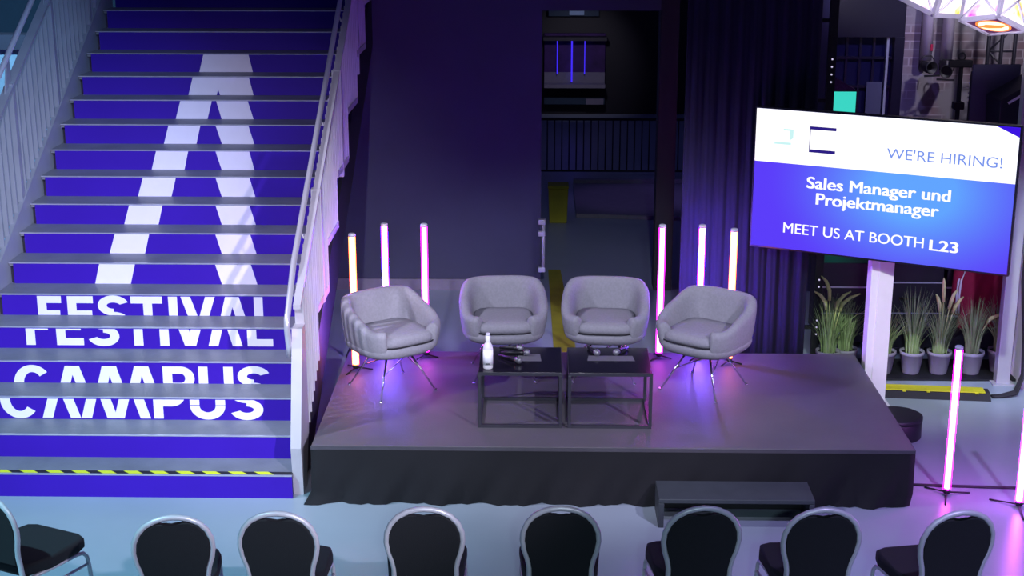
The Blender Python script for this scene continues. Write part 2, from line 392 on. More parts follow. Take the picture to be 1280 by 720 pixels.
for yy in (1.35, 2.6, 3.8):
    b = MB(); b.box(-.035, .036, yy-.03, yy+.03, nz(yy)+.1, tz(yy)-.01); b.build('post', 'steelw', rr)
b = MB(); hz = lambda y: nz(y)+1.01
pth = [(-.055,.285,.93),(-.055,.27,1.02),(-.055,.235,1.14),(-.055,.245,1.2),(-.055,.3,1.24)] + [(-.055, v, hz(v)+.015) for v in (.6, 1.5, 3, 5.05)]
b.tube(pth, .021, 12); b.build('handrail', 'rail', rr)
for yy in (.9, 2.0, 3.2, 4.4):
    b = MB(); b.tube([(-.055,yy,hz(yy)), (-.03,yy,hz(yy)-.06), (0,yy,tz(yy)-.02)], .008, 6); b.build('bracket', 'steelw', rr)
# left railing
lr = thing('stair_railing', 'blue-lit steel railing along the left edge of the staircase', 'railing', (-2.645, 0, 0))
tzl = lambda y: nz(y) + 1.04
y = 1.0
while y < 5.1:
    b = MB(); b.box(-.024, .024, y-.005, y+.005, nz(y)+.10, tzl(y)-.02); b.build('baluster', 'steel', lr); y += .118
for yy in (1.25, 2.32, 3.39, 4.46):
    b = MB(); b.box(-.03, .03, yy-.028, yy+.028, nz(yy)-.1, tzl(yy)); b.build('post', 'steel', lr)
    b = MB(); b.prism([(-.006,yy-.12,tzl(yy-.12)),(-.006,yy+.03,tzl(yy+.03)),(-.006,yy+.03,tzl(yy+.03)+.2),(-.006,yy-.02,tzl(yy-.02)+.2)], (.012,0,0)); b.build('bracket', 'steel', lr)
b = MB(); a, c = .95, 5.14; b.hexa([(-.035,a,tzl(a)-.035),(.035,a,tzl(a)-.035),(.035,c,tzl(c)-.035),(-.035,c,tzl(c)-.035),(-.035,a,tzl(a)),(.035,a,tzl(a)),(.035,c,tzl(c)),(-.035,c,tzl(c))]); b.build('top_rail', 'steel', lr)
b = MB(); b.tube([(0,.95,tzl(.95)+.21),(0,5.14,tzl(5.14)+.21)], .022, 12); b.build('handrail', 'rail', lr)

# ================================================================== STAGE
sg = thing('stage', 'low grey-topped stage platform with a black skirt beside the stairs', 'stage')
b = MB(); b.box(0, 4, 0, 2, .37, .4, .004); b.build('deck', 'deck', sg)
b = MB(); b.box(-.004, 4.004, -.008, .0, .372, .397); b.box(4.0, 4.008, 0, 2, .372, .397); b.build('edge_trim', 'deckedge', sg)
rows = []
def skirt_path():
    P = []
    for i in range(13): P.append((-.005, 2-2*i/12))
    for i in range(1, 97): P.append((-.005+4.01*i/96, -.012))
    for i in range(1, 13): P.append((4.005, -.012+2.0*i/12))
    return P
for j in range(9):
    z = .372*(1-j/8); row = []
    for i, (x, yv) in enumerate(skirt_path()):
        k = (j/8)**1.5; wv = .02*math.sin(i*.55+j*.3)+.014*math.sin(i*1.37+j*.9)+.008*math.sin(i*2.9)
        dy = -k*(.03+wv) if 12 <= i <= 109 else 0; dx = (-k*.01 if i < 12 else k*.0)
        if 12 <= i < 18 and j == 8: dy -= .05*(1-(i-12)/6); dx -= .05*(1-(i-12)/6)
        if j >= 7 and i > 100: dx -= .006*(j-6)
        row.append((x+dx, yv+dy, max(z, .003)))
    rows.append(row)
b = MB(); b.grid(rows); b.build('skirt', 'skirt', sg)
b = MB(); b.box(.06, 3.9, .1, 1.9, .0, .37); b.build('frame', 'black', sg)

s = thing('step_stool', 'dark low wooden step standing in front of the stage', 'step', (2.29, -.375, 0))
b = MB(); b.box(0, 1.0, 0, .3, .17, .2, .004); b.build('step_top', 'step', s)
for x in (0.0, .965):
    b = MB(); b.box(x, x+.035, .0, .3, 0, .169, .003); b.build('side_panel', 'step', s)
b = MB(); b.box(.037, .963, .255, .275, .02, .168); b.build('back_panel', 'black', s)

# ================================================================== LOUNGE CHAIRS
def sell(phi, a, bb, n=2.5):
    c, s_ = math.cos(phi), math.sin(phi)
    return (a*math.copysign(abs(c)**(2/n), c), bb*math.copysign(abs(s_)**(2/n), s_))
def lounge(label, loc, rz):
    t = thing('lounge_chair', label, 'chair', loc, rz, 'grey lounge chairs on the stage')
    a, bb = .333, .325
    b = MB(); rows = []
    N = 44
    for i in range(N+1):
        ph = R(-62 + 304*i/N); dev = abs(math.degrees(ph)-90)
        f = min(1, max(0, (dev-46)/84)); f = f*f*(3-2*f); rim = .695 - .165*f
        def pt(sc, z, th):
            x, y = sell(ph, a*sc, bb*sc, 3.0); L = math.hypot(x, y); return (x*(1-th/L), y*(1-th/L), z)
        h = rim-.33
        rows.append([pt(.84,.32,0), pt(.92,.36,0), pt(.97,.33+.40*h,0), pt(1.0,.33+.78*h,0), pt(1.0,rim-.02,0), pt(.995,rim,.025), pt(.985,rim+.002,.05), pt(.975,rim-.025,.075), pt(.955,.33+.6*h,.085), pt(.93,.33+.3*h,.09), pt(.88,.36,.10), pt(.80,.33,.06)])
    b.grid(rows, closed=True, cap=True)
    P = [R(360*k/48) for k in range(48)]
    b.grid([[(*sell(p, a*sc, bb*sc, 3.0), z) for p in P] for sc, z in ((.3,.296),(.66,.30),(.82,.312),(.91,.338),(.945,.37),(.93,.398),(.86,.408),(.6,.40),(.3,.40))], closed=True, cap=True)
    b.build('shell', 'fabric', t, 1)
    b = MB()
    b.grid([[(x*1, y-.055, z) for x, y in (sell(p, .222*sc, .245*sc, 4.5) for p in P)] for sc, z in ((.3,.400),(.9,.402),(.985,.412),(1.0,.435),(.985,.458),(.93,.474),(.6,.484),(.2,.486))], closed=True, cap=True)
    cu = b.build('cushion', 'fabric', t)
    b = MB(); b.tube([(x, y-.055, .408) for x, y in (sell(p, .226, .249, 4.5) for p in P)], .0055, 6, closed=True); b.build('gap_shade', 'gap_ink', cu)  # dark loop stands for the shade in the gap around the cushion
    b = MB(); b.box(-.13, .13, -.13, .13, .283, .298, .004); b.build('mounting_plate', 'black', t)
    for k in range(4):
        q = R(45+90*k); c, s_ = math.cos(q), math.sin(q)
        b = MB(); b.tube([(.13*c,.13*s_,.29), (.325*c,.325*s_,.008)], [.0085,.0065], 8); b.lathe([(.010,0),(.012,.004),(.008,.014)], 10, (.33*c,.33*s_,0)); b.build('leg', 'chrome', t)
        q2 = R(45+90*(k+1)); b = MB(); p1 = (.215*c,.215*s_,.165)
        b.tube([p1, (.13*math.cos(q2),.13*math.sin(q2),.283)], .0045, 6); b.build('brace_wire', 'chrome', t)
    return t
L1 = lounge('grey lounge chair at the stair end of the stage, turned towards the table', (.428, 1.144, .4), R(36))
dup(L1, (1.243, 1.48, .4), R(4), 'grey lounge chair behind the bottle and left table')
dup(L1, (2.01, 1.48, .4), R(-4), 'grey lounge chair behind the right table, facing forward')
dup(L1, (2.733, 1.195, .4), R(-36), 'grey lounge chair below the big screen, turned towards the table')

# ================================================================== TABLES
def table(label, loc):
    t = thing('coffee_table', label, 'table', loc, 0, 'black cube tables on the stage')
    w_, d_, h_ = .575, .56, .4; q = .022
    b = MB(); b.box(q*.2, w_-q*.2, q*.2, d_-q*.2, h_-.008, h_+.002, .001); b.build('tabletop', 'ttop', t)
    for x in (0, w_-q):
        for y_ in (0, d_-q):
            b = MB(); b.box(x, x+q, y_, y_+q, 0, h_-q, .0015); b.build('leg', 'tmetal', t)
    b = MB()
    for y_ in (0, d_-q): b.box(0, w_, y_, y_+q, h_-q, h_-.001)
    for x in (0, w_-q): b.box(x, x+q, q, d_-q, h_-q, h_-.001)
    b.build('top_frame', 'tmetal', t)
    b = MB()
    for y_ in (0, d_-q): b.box(q, w_-q, y_, y_+q, 0, q)
    for x in (0, w_-q): b.box(x, x+q, q, d_-q, 0, q)
    b.build('bottom_frame', 'tmetal', t)
    return t
T1 = table('black metal cube table carrying the bottle, left of the two', (1.098, .345, .4))
dup(T1, (1.713, .345, .4), 0, 'black metal cube table lit magenta at its right end, right of the two')
ZT = .803
t = thing('water_bottle', 'small clear bottle with white label standing on the left table', 'bottle', (1.165, .43, ZT))
b = MB(); b.lathe([(.030,0),(.034,.006),(.034,.145),(.030,.165),(.016,.19),(.0135,.2),(.0135,.232)], 24); b.build('bottle_body', 'bottle', t)
b = MB(); b.lathe([(.0348,.03),(.0348,.14)], 24); b.mi = 1
for i in range(5):
    an = R(-105+9*i); b.box(.0345*math.cos(an)-.002, .0345*math.cos(an)+.002, .0352*math.sin(an)-.0006, .0352*math.sin(an)+.0006, .036, .046)
b.build('label', ['label', 'gap_ink'], t)
b = MB(); b.lathe([(.0145,.19),(.0165,.195),(.0165,.232),(.0145,.236)], 20); b.build('neck_wrap', 'label', t)
b = MB(); b.lathe([(.015,.236),(.015,.25),(.012,.253)], 20); b.build('cap', 'cap', t)
def micr(label, head, tail):
    hx, hy = head; tx, ty = tail; L = math.hypot(tx-hx, ty-hy); an = math.atan2(ty-hy, tx-hx)
    t = thing('microphone', label, 'microphone', (hx, hy, ZT+.024), an, 'microphones lying on the tables')
    b = MB(); c = 20
    b.tube([(.02,0,0),(.05,0,-.002),(.09,0,-.004),(L,0,-.010)], [.02,.019,.014,.0115], 16); b.build('handle', 'mic', t)
    b = MB(); b.bm.verts.ensure_lookup_table(); bmesh.ops.create_icosphere(b.bm, subdivisions=3, radius=.0235)
    for f in b.bm.faces: f.smooth = True
    b.build('grille', 'grille', t)
    b = MB(); b.tube([(.012,0,0),(.022,0,0)], .0225, 16); b.build('ring', 'chrome', t)
    return t
micr('microphone with a bright round head nearest the front edge of the left table', (1.375,.53), (1.235,.66))
micr('microphone lying across the papers on the left table', (1.43,.70), (1.245,.715))
micr('microphone at the back of the left table beneath the chair', (1.38,.80), (1.235,.84))
micr('left of the two microphones on the right table', (1.92,.705), (1.865,.865))
micr('right of the two microphones on the right table', (2.055,.72), (2.14,.86))
def sheet(label, x0, x1, y0, y1, skew):
    b = MB(); b.prism([(x0,y0,0),(x1,y0,0),(x1-skew,y1,0),(x0+skew,y1,0)], (0,0,.0015)); o = b.build('paper_sheet', 'paper'); o.location = (0,0,ZT)
    return tag(o, label, 'paper', 'papers on the tables')
sheet('grey paper sheets lying on the left table beside the microphones', 1.36, 1.53, .585, .74, .01)
sheet('long grey paper sheet on the right table under two microphones', 1.85, 2.18, .60, .71, .01)

# ================================================================== LIGHT TUBES
COLS = {'orange': ((1,.13,.03),(1,.34,.30)), 'blue': ((.07,.004,1),(.22,.12,1)), 'magenta': ((.85,.004,.9),(1,.16,.95)), 'violet': ((.5,.01,1),(.75,.2,1))}
TM = {k: (glow_shell(k+'_shell', v[0], {'blue': 24, 'violet': 12}.get(k, 6)), emis(k+'_core', v[1], {'blue': 100, 'violet': 24, 'magenta': 11}.get(k, 8))) for k, v in COLS.items()}
def ltube(color, label, loc, ang=0, leg=.15, h=1.03):
    t = thing('light_tube', label, 'light', loc, ang, 'upright glowing light tubes')
    b = MB(); b.lathe([(.018,.055),(.018,.02+h)], 16); b.build('light_core', TM[color][1], t)
    b = MB(); b.lathe([(.026,.05),(.026,.025+h)], 20); b.build('diffuser', TM[color][0], t)
    b = MB(); b.lathe([(.027,.025+h),(.027,.045+h),(.02,.05+h)], 20); b.build('end_cap', 'alu', t)
    b = MB(); b.lathe([(.02,.018),(.024,.03),(.024,.05)], 20); b.build('end_cap', 'black', t)
    for k in range(3):
        q = R(90+120*k+17); c, s_ = math.cos(q), math.sin(q)
        b = MB(); b.tube([(.01*c,.01*s_,.026),(leg*c,leg*s_,.006)], .006, 6); b.build('leg', 'black', t)
    return t
ltube('orange', 'orange glowing tube behind the chair at the stair end of the stage', (.111, 1.526, .4), .3, .13)
ltube('blue', 'blue glowing tube between orange and magenta at the stair end of the stage', (.318, 1.86, .4), 0, .1)
ltube('magenta', 'magenta glowing tube right of the chair nearest the stairs', (.625, 1.85, .4), 0, .1)
ltube('magenta', 'magenta glowing tube left of the chair below the screen', (2.452, 1.86, .4), 0, .1)
ltube('blue', 'blue glowing tube behind the chair below the screen', (2.757, 1.86, .4), 0, .1)
ltube('orange', 'orange glowing tube behind the chair below the screen, nearest the curtain', (2.985, 1.74, .4), 0, .1)
ltube('magenta', 'magenta glowing tube standing on the floor right of the stage', (4.285, .172, 0), .45, .17, 1.02)
ltube('violet', 'violet glowing tube on the floor at the right edge of the picture', (4.712, -.02, 0), 2.7, .2, 1.02)

# ================================================================== SCREEN
TX, TY, TZ, TW, TYAW = 4.0444, 1.72, 1.7919, 1.9688, -.46061
TH = TW*9/16
tv = thing('display_screen', 'large lit flat screen announcing jobs, mounted on the white column', 'screen', (TX, TY, TZ), TYAW)
b = MB(); b.box(-TW/2, TW/2, 0, .05, -TH/2, TH/2, .004); b.build('housing', 'bezel', tv)
e = .014; SW, SH = TW-2*e, TH-2*e
U = lambda u: -SW/2 + u*SW
V = lambda v: SH/2 - v*SH
mscr = bpy.data.materials.new('screen_picture'); mscr.use_nodes = True; nt = mscr.node_tree; nt.nodes.clear()
tc = nt.nodes.new('ShaderNodeTexCoord'); gr = nt.nodes.new('ShaderNodeTexGradient'); gr.gradient_type = 'QUADRATIC_SPHERE'; mp = nt.nodes.new('ShaderNodeMapping')
mp.inputs['Location'].default_value = (-.22, 0, -.02); mp.inputs['Scale'].default_value = (.85, 1, 1.15); nt.links.new(tc.outputs['Object'], mp.inputs['Vector']); nt.links.new(mp.outputs['Vector'], gr.inputs['Vector'])
cr = nt.nodes.new('ShaderNodeValToRGB'); cr.color_ramp.elements[0].color = (*lin((92,62,250)),1); cr.color_ramp.elements[1].color = (*lin((98,165,255)),1); cr.color_ramp.elements[1].position = .55
em = nt.nodes.new('ShaderNodeEmission'); em.inputs[1].default_value = 1.0; out = nt.nodes.new('ShaderNodeOutputMaterial')
nt.links.new(gr.outputs[0], cr.inputs[0]); nt.links.new(cr.outputs[0], em.inputs[0]); nt.links.new(em.outputs[0], out.inputs[0])
b = MB(); b.prism([(U(0),0,V(1)),(U(1),0,V(1)),(U(1),0,V(0)),(U(0),0,V(0))], (0,-.003,0)); pan = b.build('panel', mscr, tv)
MWH = emis('screen_white', (1,.99,1), 1.25); MBL = emis('screen_lettering_blue', lin((120,150,235)), 1); MNV = emis('screen_navy', lin((44,30,130)), 1); MTQ = emis('screen_turquoise', lin((205,246,246)), 1.0)
MDK = emis('screen_indigo', lin((60,20,225)), 1)
b = MB(); b.prism([(U(0),-.003,V(.378)),(U(1),-.003,V(.378)),(U(1),-.003,V(.066)),(U(.915),-.003,V(0)),(U(0),-.003,V(0))], (0,-.001,0)); b.build('white_banner', MWH, pan)
b = MB(); b.prism([(U(1),-.003,V(.066)),(U(1),-.003,V(0)),(U(.915),-.003,V(0))], (0,-.001,0)); b.build('banner_corner', MDK, pan)
b = MB(); ys = -.0042
b.prism([(U(.218),ys,V(.100)),(U(.322),ys,V(.100)),(U(.322),ys,V(.122)),(U(.218),ys,V(.122))][::-1], (0,-.001,0)); b.prism([(U(.218),ys,V(.262)),(U(.322),ys,V(.262)),(U(.322),ys,V(.284)),(U(.218),ys,V(.284))][::-1], (0,-.001,0)); b.prism([(U(.218),ys,V(.122)),(U(.2215),ys,V(.122)),(U(.2215),ys,V(.262)),(U(.218),ys,V(.262))][::-1], (0,-.001,0))
b.build('bracket_mark', MNV, pan)
b = MB(); b.prism([(U(.112),ys,V(.132)),(U(.112),ys,V(.145)),(U(.138),ys,V(.145)),(U(.138),ys,V(.215)),(U(.153),ys,V(.195)),(U(.153),ys,V(.132))], (0,-.001,0)); b.prism([(U(.07),ys,V(.245)),(U(.145),ys,V(.245)),(U(.145),ys,V(.228)),(U(.085),ys,V(.228))], (0,-.001,0)); b.build('corner_logo', MTQ, pan)
MW2 = emis('screen_text_white', (1,1,1), 1.1)
def tx(body, u0, u1, vb, vt, m, bold): text_part(body, pan, m, (u1-u0)*SW, (vb-vt)*SH, (U(u0), ys, V(vb)), bold)
tx("WE'RE HIRING!", .522, .948, .280, .206, MBL, 0)
tx('Sales Manager und', .219, .771, .540, .459, MW2, .05)
tx('Projektmanager', .259, .732, .652, .572, MW2, .05)
tx('MEET US AT BOOTH', .132, .686, .882, .808, MW2, .012)
tx('L23', .710, .815, .890, .816, MW2, .055)
t = thing('screen_column', 'white square column behind the stage carrying the big screen', 'column', (4.15, 1.92, 0))
b = MB(); b.box(-.085, .085, -.07, .07, 0, 1.95, .004); b.build('shaft', 'post', t)
b = MB(); b.box(-.03, .085, -.082, -.07, 0, 1.95, .003); b.build('front_rib', 'post', t)
b = MB(); b.box(-.14, .14, -.14, .14, 0, .012, .003); b.build('base_plate', 'post', t)
b = MB(); b.box(-.14, .14, -.13, -.07, 1.62, 1.9, .004); b.build('mount', 'black', t)

# ================================================================== BANQUET CHAIRS
def banquet(label, loc, rz):
    t = thing('banquet_chair', label, 'chair', loc, rz, 'black banquet chairs facing the stage')
    yb = lambda z: -.02-(z-.45)*.17 if z > .45 else -.02-(.45-z)*.16
    H = [(.185,0),(.178,.2),(.170,.42),(.163,.50),(.163,.55),(.172,.60),(.190,.66),(.199,.72),(.194,.775),(.172,.83),(.135,.873),(.085,.901),(.04,.913),(0,.917)]
    full = [(x, z) for x, z in H] + [(-x, z) for x, z in reversed(H[:-1])]
    b = MB(); b.tube([(x, yb(z), z) for x, z in full], .015, 10); b.build('back_frame', 'alu', t)
    inn = [(.150,.49),(.151,.55),(.160,.605),(.178,.665),(.187,.72),(.182,.772),(.162,.822),(.128,.860),(.085,.884),(.055,.886),(.030,.872),(0,.866)]
    pts = inn + [(-x, z) for x, z in reversed(inn[:-1])]
    b = MB(); b.prism([(x, yb(z)-.014, z) for x, z in pts], (0,.030,0), .008); b.build('backrest_pad', 'pad', t)
    so = [(-.165,.0),(.165,.0),(.205,.16),(.222,.36),(.205,.425),(.15,.45),(-.15,.45),(-.205,.425),(-.222,.36),(-.205,.16)]
    b = MB(); b.prism([(x, y, .405) for x, y in so], (0,0,.075), .022); b.build('seat_pad', 'pad', t)
    for s_ in (-1, 1):
        b = MB(); b.tube([(s_*.168,.0,.395),(s_*.19,.2,.395),(s_*.205,.36,.395),(s_*.207,.405,.385),(s_*.209,.43,.355),(s_*.211,.44,.30),(s_*.215,.47,0)], .0115, 10); b.build('leg', 'alu', t)
        b = MB(); b.tube([(s_*.176,-.035,.30),(s_*.212,.441,.31)], .008, 8); b.build('stretcher', 'alu', t)
    b = MB(); b.tube([(-.205,.36,.393),(.205,.36,.393)], .009, 8); b.build('cross_bar', 'alu', t)
    return t
B1 = banquet('black round-backed banquet chair at the far left, turned sideways with its seat showing', (-1.40, -1.88, 0), R(-24))
for x, y, rz, lab in ((-.372,-2.16,R(11),'round-backed black chair below the purple stairs, second from the left edge'),
                      (.172,-2.10,R(1),'round-backed black chair below the foot of the stair railing, third from left'),
                      (.921,-2.03,R(3),'round-backed black chair in front of the left end of the stage skirt'),
                      (1.634,-2.005,0,'round-backed black chair in front of the tables at mid-stage'),
                      (2.364,-1.99,R(5),'round-backed black chair in front of the left end of the dark step'),
                      (2.985,-2.0,R(4),'round-backed black chair in front of the right end of the dark step'),
                      (3.672,-2.02,R(12),'round-backed black chair at the right, nearest the floor-standing magenta tube')):
    dup(B1, (x, y, 0), rz, lab)

# ================================================================== POTTED GRASSES
def plant(label, x, y, seed, hgt, plumes=(), nb=150):
    t = thing('potted_plant', label, 'plant', (x, y, .02), 0, 'potted grasses in a row behind the stage')
    rnd = random.Random(seed)
    b = MB(); b.lathe([(.066,0),(.072,.01),(.096,.165),(.103,.168),(.103,.195),(.094,.195),(.090,.17)], 24); b.build('pot', 'pot', t)
    b = MB(); b.lathe([(.002,.165),(.090,.172),(.090,.176),(.002,.18)], 16); b.build('soil', 'soil', t)
    b = MB()
    for i in range(nb):
        an = rnd.uniform(0, 2*PI); r0 = rnd.uniform(0, .06); h = hgt*rnd.uniform(.55, 1.0); out = rnd.uniform(.02, .17)*(1 if rnd.random() < .9 else 1.7); wd = rnd.uniform(.004, .0075)
        c, s_ = math.cos(an), math.sin(an); ta = an + PI/2 + rnd.uniform(-.8,.8); tcx, tsx = math.cos(ta)*wd, math.sin(ta)*wd
        L, Rr = [], []
        for k in range(6):
            f = k/5; rr_ = r0 + out*f**1.8; z = .175 + h*(f - .12*f*f*(out/.12)); q = (1-f*.92)
            L.append((rr_*c-tcx*q, rr_*s_-tsx*q, z)); Rr.append((rr_*c+tcx*q, rr_*s_+tsx*q, z+.002))
        b.grid([L, Rr], smooth=True)
    b.build('foliage', 'leaf', t)
    for dx, h, bend in plumes:
        p = [(dx*.25, -.03, .3), (dx*.5, -.04, .3+h*.35), (dx*.75, -.045, .3+h*.62)]; q = [(dx*.75,-.045,.3+h*.62),(dx*.95,-.05,.3+h*.78),(dx*1.2+bend*.4,-.05,.3+h*.92),(dx*1.4+bend,-.05,.3+h)]
        b = MB(); b.tube(p, .004, 6); b.tube(q, [.012,.017,.014,.005], 8); b.build('seed_head', 'plume', t)
    return t
PY = 2.66
plant('potted grass with four curling pale seed heads beside the dark tower, leftmost of the row', 3.935, PY, 1, .55, ((.05,.42,.08),(-.03,.55,-.06),(.09,.40,.1),(-.06,.42,-.07)))
plant('dark fine-leaved potted grass half hidden by the left side of the white column', 4.09, PY+.06, 2, .50)
plant('potted grass mostly hidden behind the white column on its right side', 4.40, PY, 3, .44)
plant('potted grass with plain leaves, first fully clear of the white column', 4.635, PY, 4, .60)
plant('potted grass with fat upright yellowish seed heads, third from the right post', 4.865, PY, 5, .50, ((-.02,.54,.0),(.05,.44,.02),(.09,.38,.02),(-.05,.4,-.01)))
plant('potted grass behind the top of the floor-standing magenta tube', 5.135, PY, 6, .52, ((.12,.25,.12),))
plant('potted grass partly hidden by the white post, rightmost of the row', 5.385, PY+.05, 7, .52, ((.03,.48,.05),))
b = MB(); b.box(3.72, 5.75, 2.50, 3.02, .004, .02); tag(b.build('floor_mat', 'black'), 'black strip of matting under the row of potted grasses', 'mat')
# cable ramp
t = thing('cable_ramp', 'yellow-lidded black cable ramp on the floor behind the white column', 'ramp', (4.2, 2.20, 0), -.09)
b = MB(); b.prism([(0,-.10,0),(0,.12,0),(0,.07,.05),(0,-.03,.05)], (.94,0,0)); b.build('ramp_body', 'rubber', t)
b = MB(); b.box(.0, .9, -.045, .075, .05, .058); b.build('lid', 'yellow', t)
for k in range(5):
    b = MB(); b.box(.06+.19*k, .085+.19*k, -.062, -.045, .045, .054); b.build('hinge', 'yellow', t)
# right post, cables, panel
t = thing('metal_post', 'slim pale post at the right edge behind the potted grasses', 'post', (5.34, 2.47, 0))
b = MB(); b.box(-.055, .055, -.045, .045, 0, 3.0, .004); b.build('shaft', 'steelw', t)
b = MB(); b.box(-.09, .09, -.08, .08, 0, .012); b.build('base_plate', 'steelw', t)
b = MB()
b.prism([(5.47,1.75,0),(5.47,2.75,0),(5.47,2.75,3.2),(5.47,1.75,3.2)], (.06,0,0)); tag(b.build('white_panel', 'post'), 'tall white panel at the far right edge beside the cables', 'panel')
for k in range(5):
    dx = .012*k; b = MB()
    b.tube([(5.425+dx*.3,2.40-.01*k,2.6),(5.405+dx*.3,2.39-.01*k,1.6),(5.40+dx*.4,2.38-.01*k,.9),(5.44,2.34-.012*k,.45),(5.43,2.26-.014*k,.15),(5.36,2.19-.018*k,.03),(5.24,2.14-.012*k,.016),(5.155,2.125-.008*k,.014)], .009, 8)
    tag(b.build('cable', 'rubber'), 'black cable running down the pale post into the cable ramp', 'cable', 'bundled cables beside the right post')
b = MB(); b.tube([(4.03,.335,.009),(4.3,.318,.009),(4.6,.30,.009),(5.6,.25,.009)], .011, 6); tag(b.build('cable', 'rubber'), 'thin black cable lying on the floor behind the standing tubes', 'cable')
# round case by the stage
t = thing('round_case', 'black rounded case on the floor at the right side of the stage', 'case', (4.2, 1.27, 0))
b = MB(); b.lathe([(.17,0),(.18,.01),(.18,.13),(.175,.14)], 32); b.build('body', 'case', t)
b = MB(); b.lathe([(.183,.141),(.183,.165),(.17,.172)], 32); b.build('lid', 'case', t)

# ================================================================== BEHIND THE STAGE, LEFT AND MIDDLE
t = thing('equipment_box', 'small dark box on the floor between the staircase and the stage', 'box', (.03, 2.25, 0))
b = MB(); b.box(-.07, .10, -.18, .22, 0, .34, .01); b.build('body', 'case', t)
b = MB(); b.tube([(-.03,-.1,.34),(-.03,-.1,.38),(.05,-.1,.38),(.05,-.1,.34)], .008, 6); b.build('handle', 'rubber', t)
b = MB(); b.prism([(1.64,3.2,0),(1.84,3.2,0),(1.73,5.95,0),(1.60,5.95,0)], (0,0,.006)); tag(b.build('floor_strip', 'ptape'), 'yellow strip on the floor leading through the dark doorway behind the chairs', 'strip')
t = thing('guard_bar', 'upright metal bar fixed to the edge of the dark wall by the doorway', 'bar', (1.545, YW-.06, 0))
b = MB(); b.tube([(0,0,.24),(0,0,.72)], .018, 10); b.build('bar', 'alu', t)
for z in (.23, .60, .72):
    b = MB(); b.box(-.05, .02, -.02, .06, z-.025, z+.025, .006); b.build('mount', 'alu', t)
t = thing('waste_bin', 'dull yellow bin standing far back in the dark hall', 'bin', (1.725, 8.2, 0))
b = MB(); b.hexa([(-.105,-.1,0),(.105,-.1,0),(.105,.1,0),(-.105,.1,0),(-.12,-.12,.42),(.12,-.12,.42),(.12,.12,.42),(-.12,.12,.42)], .01); b.build('body', 'ptape', t)
b = MB(); b.box(-.125, .125, -.125, .125, .421, .46, .01); b.build('lid', 'ptape', t)
t = thing('lit_floor_patch', 'pale slab standing for a lit patch of floor in the dark hall behind the doorway', 'patch', (2.65, 9.3, 0))
b = MB(); b.hexa([(-.70,-.9,0),(.9,-1.08,0),(.9,1.0,0),(-.70,1.0,0),(-.70,-.9,.05),(.9,-1.08,.05),(.9,1.0,.05),(-.70,1.0,.05)], .004); b.build('top', 'base', t)  # light falling on the hall floor, put into a pale raised slab
b = MB(); b.box(-.70, .9, .9, .98, .051, .10); b.build('back_lip', 'base', t)
t = thing('hall_railing', 'dark railing with thin bars across the hall behind the doorway', 'railing', (2.6, 10.9, 0))
b = MB(); b.tube([(-1.1,0,.8),(1.1,0,.8)], .02, 8); b.build('top_rail', 'case', t)
b = MB(); b.tube([(-1.1,0,.08),(1.1,0,.08)], .014, 8); b.build('bottom_rail', 'case', t)
for k in range(23): b = MB(); b.tube([(-1.1+.1*k,0,.0 if k in (0, 22) else .08),(-1.1+.1*k,0,.8)], .009, 6); b.build('baluster', 'case', t)
t = thing('lit_niche', 'small shelf niche with blue lights far back in the dark hall', 'niche', (2.08, 16.0, 0))
b = MB(); b.box(-.52, .52, .2, .28, .5, 1.4); b.build('back_panel', mat('niche_back', (60,30,90), .8, var=.4, scale=5), t)
b = MB(); b.box(-.52, .52, -.05, .28, .50, .56); b.box(-.52, .52, .19, .2, .56, .74); b.build('shelf', 'base', t)
for x in (-.3, -.05, .17):
    b = MB(); b.tube([(x,.12,.58 if x == -.05 else .72),(x,.12,1.3)], .014 if x == -.05 else .008, 8); b.build('light_bar', 'bluebar', t)
b = MB(); b.box(-.54, .54, -.05, .28, 1.3, 1.36); b.build('header', 'case', t)
t = thing('wall_ledge', 'dim ledge with a pale block under the blue-lit niche', 'ledge', (2.08, 16.1, 0))
b = MB(); b.box(-.52, .52, 0, .18, .2, .3); b.build('board', 'teal_board', t)
b = MB(); b.box(.2, .5, -.02, -.001, .2, .3); b.build('pale_block', 'base', t)
t = thing('wall_lamp_bar', 'dim horizontal lamp bar high above the blue-lit niche', 'lamp', (2.08, 16.1, 0))
b = MB(); b.box(-.45, .4, 0, .18, 1.70, 1.80); b.build('housing', 'teal_board', t)
b = MB(); b.box(-.1, .15, -.012, -.001, 1.72, 1.79); b.build('lamp_glass', 'pale', t)

# ================================================================== RIGHT BACKGROUND
# black drape
rows = []
for j in range(7):
    z = 3.9*(j/6); row = []
    for i in range(161):
        u = i/160; x = 2.63+1.02*u; row.append((x, 2.25+0.011*math.sin(u*58+.3*math.sin(j))+.005*math.sin(u*131+j*.4), max(z, .005)))
    rows.append(row)
b = MB(); b.grid(rows); o = b.build('stage_curtain', 'curtain'); sm = o.modifiers.new('thick', 'SOLIDIFY'); sm.thickness = .006
tag(o, 'tall black pleated curtain behind the right end of the stage', 'curtain')
# lighting tower
t = thing('lighting_tower', 'dark slim tower with small white lamp dots beside the black curtain', 'tower', (3.815, 2.98, 0))
b = MB(); b.box(-.07, -.035, -.03, .03, 0, 3.6); b.build('upright', 'steel' if False else 'case', t)
b = MB(); b.box(.035, .10, -.03, .03, 0, 3.6); b.build('upright', 'black', t)
for z in (.3, .95, 1.6, 2.25, 2.9, 3.4):
    b = MB(); b.box(-.035, .035, -.015, .015, z, z+.03); b.build('rung', 'black', t)
for z0 in (2.42, .62, .26):
    for k in range(4 if z0 > 1 else 3):
        b = MB(); b.lathe([(.001,-.006),(.0075,-.004),(.0075,0)], 10, (.068, -.03, z0+.062*k), 'Y'); b.build('lamp_dot', 'led', t)
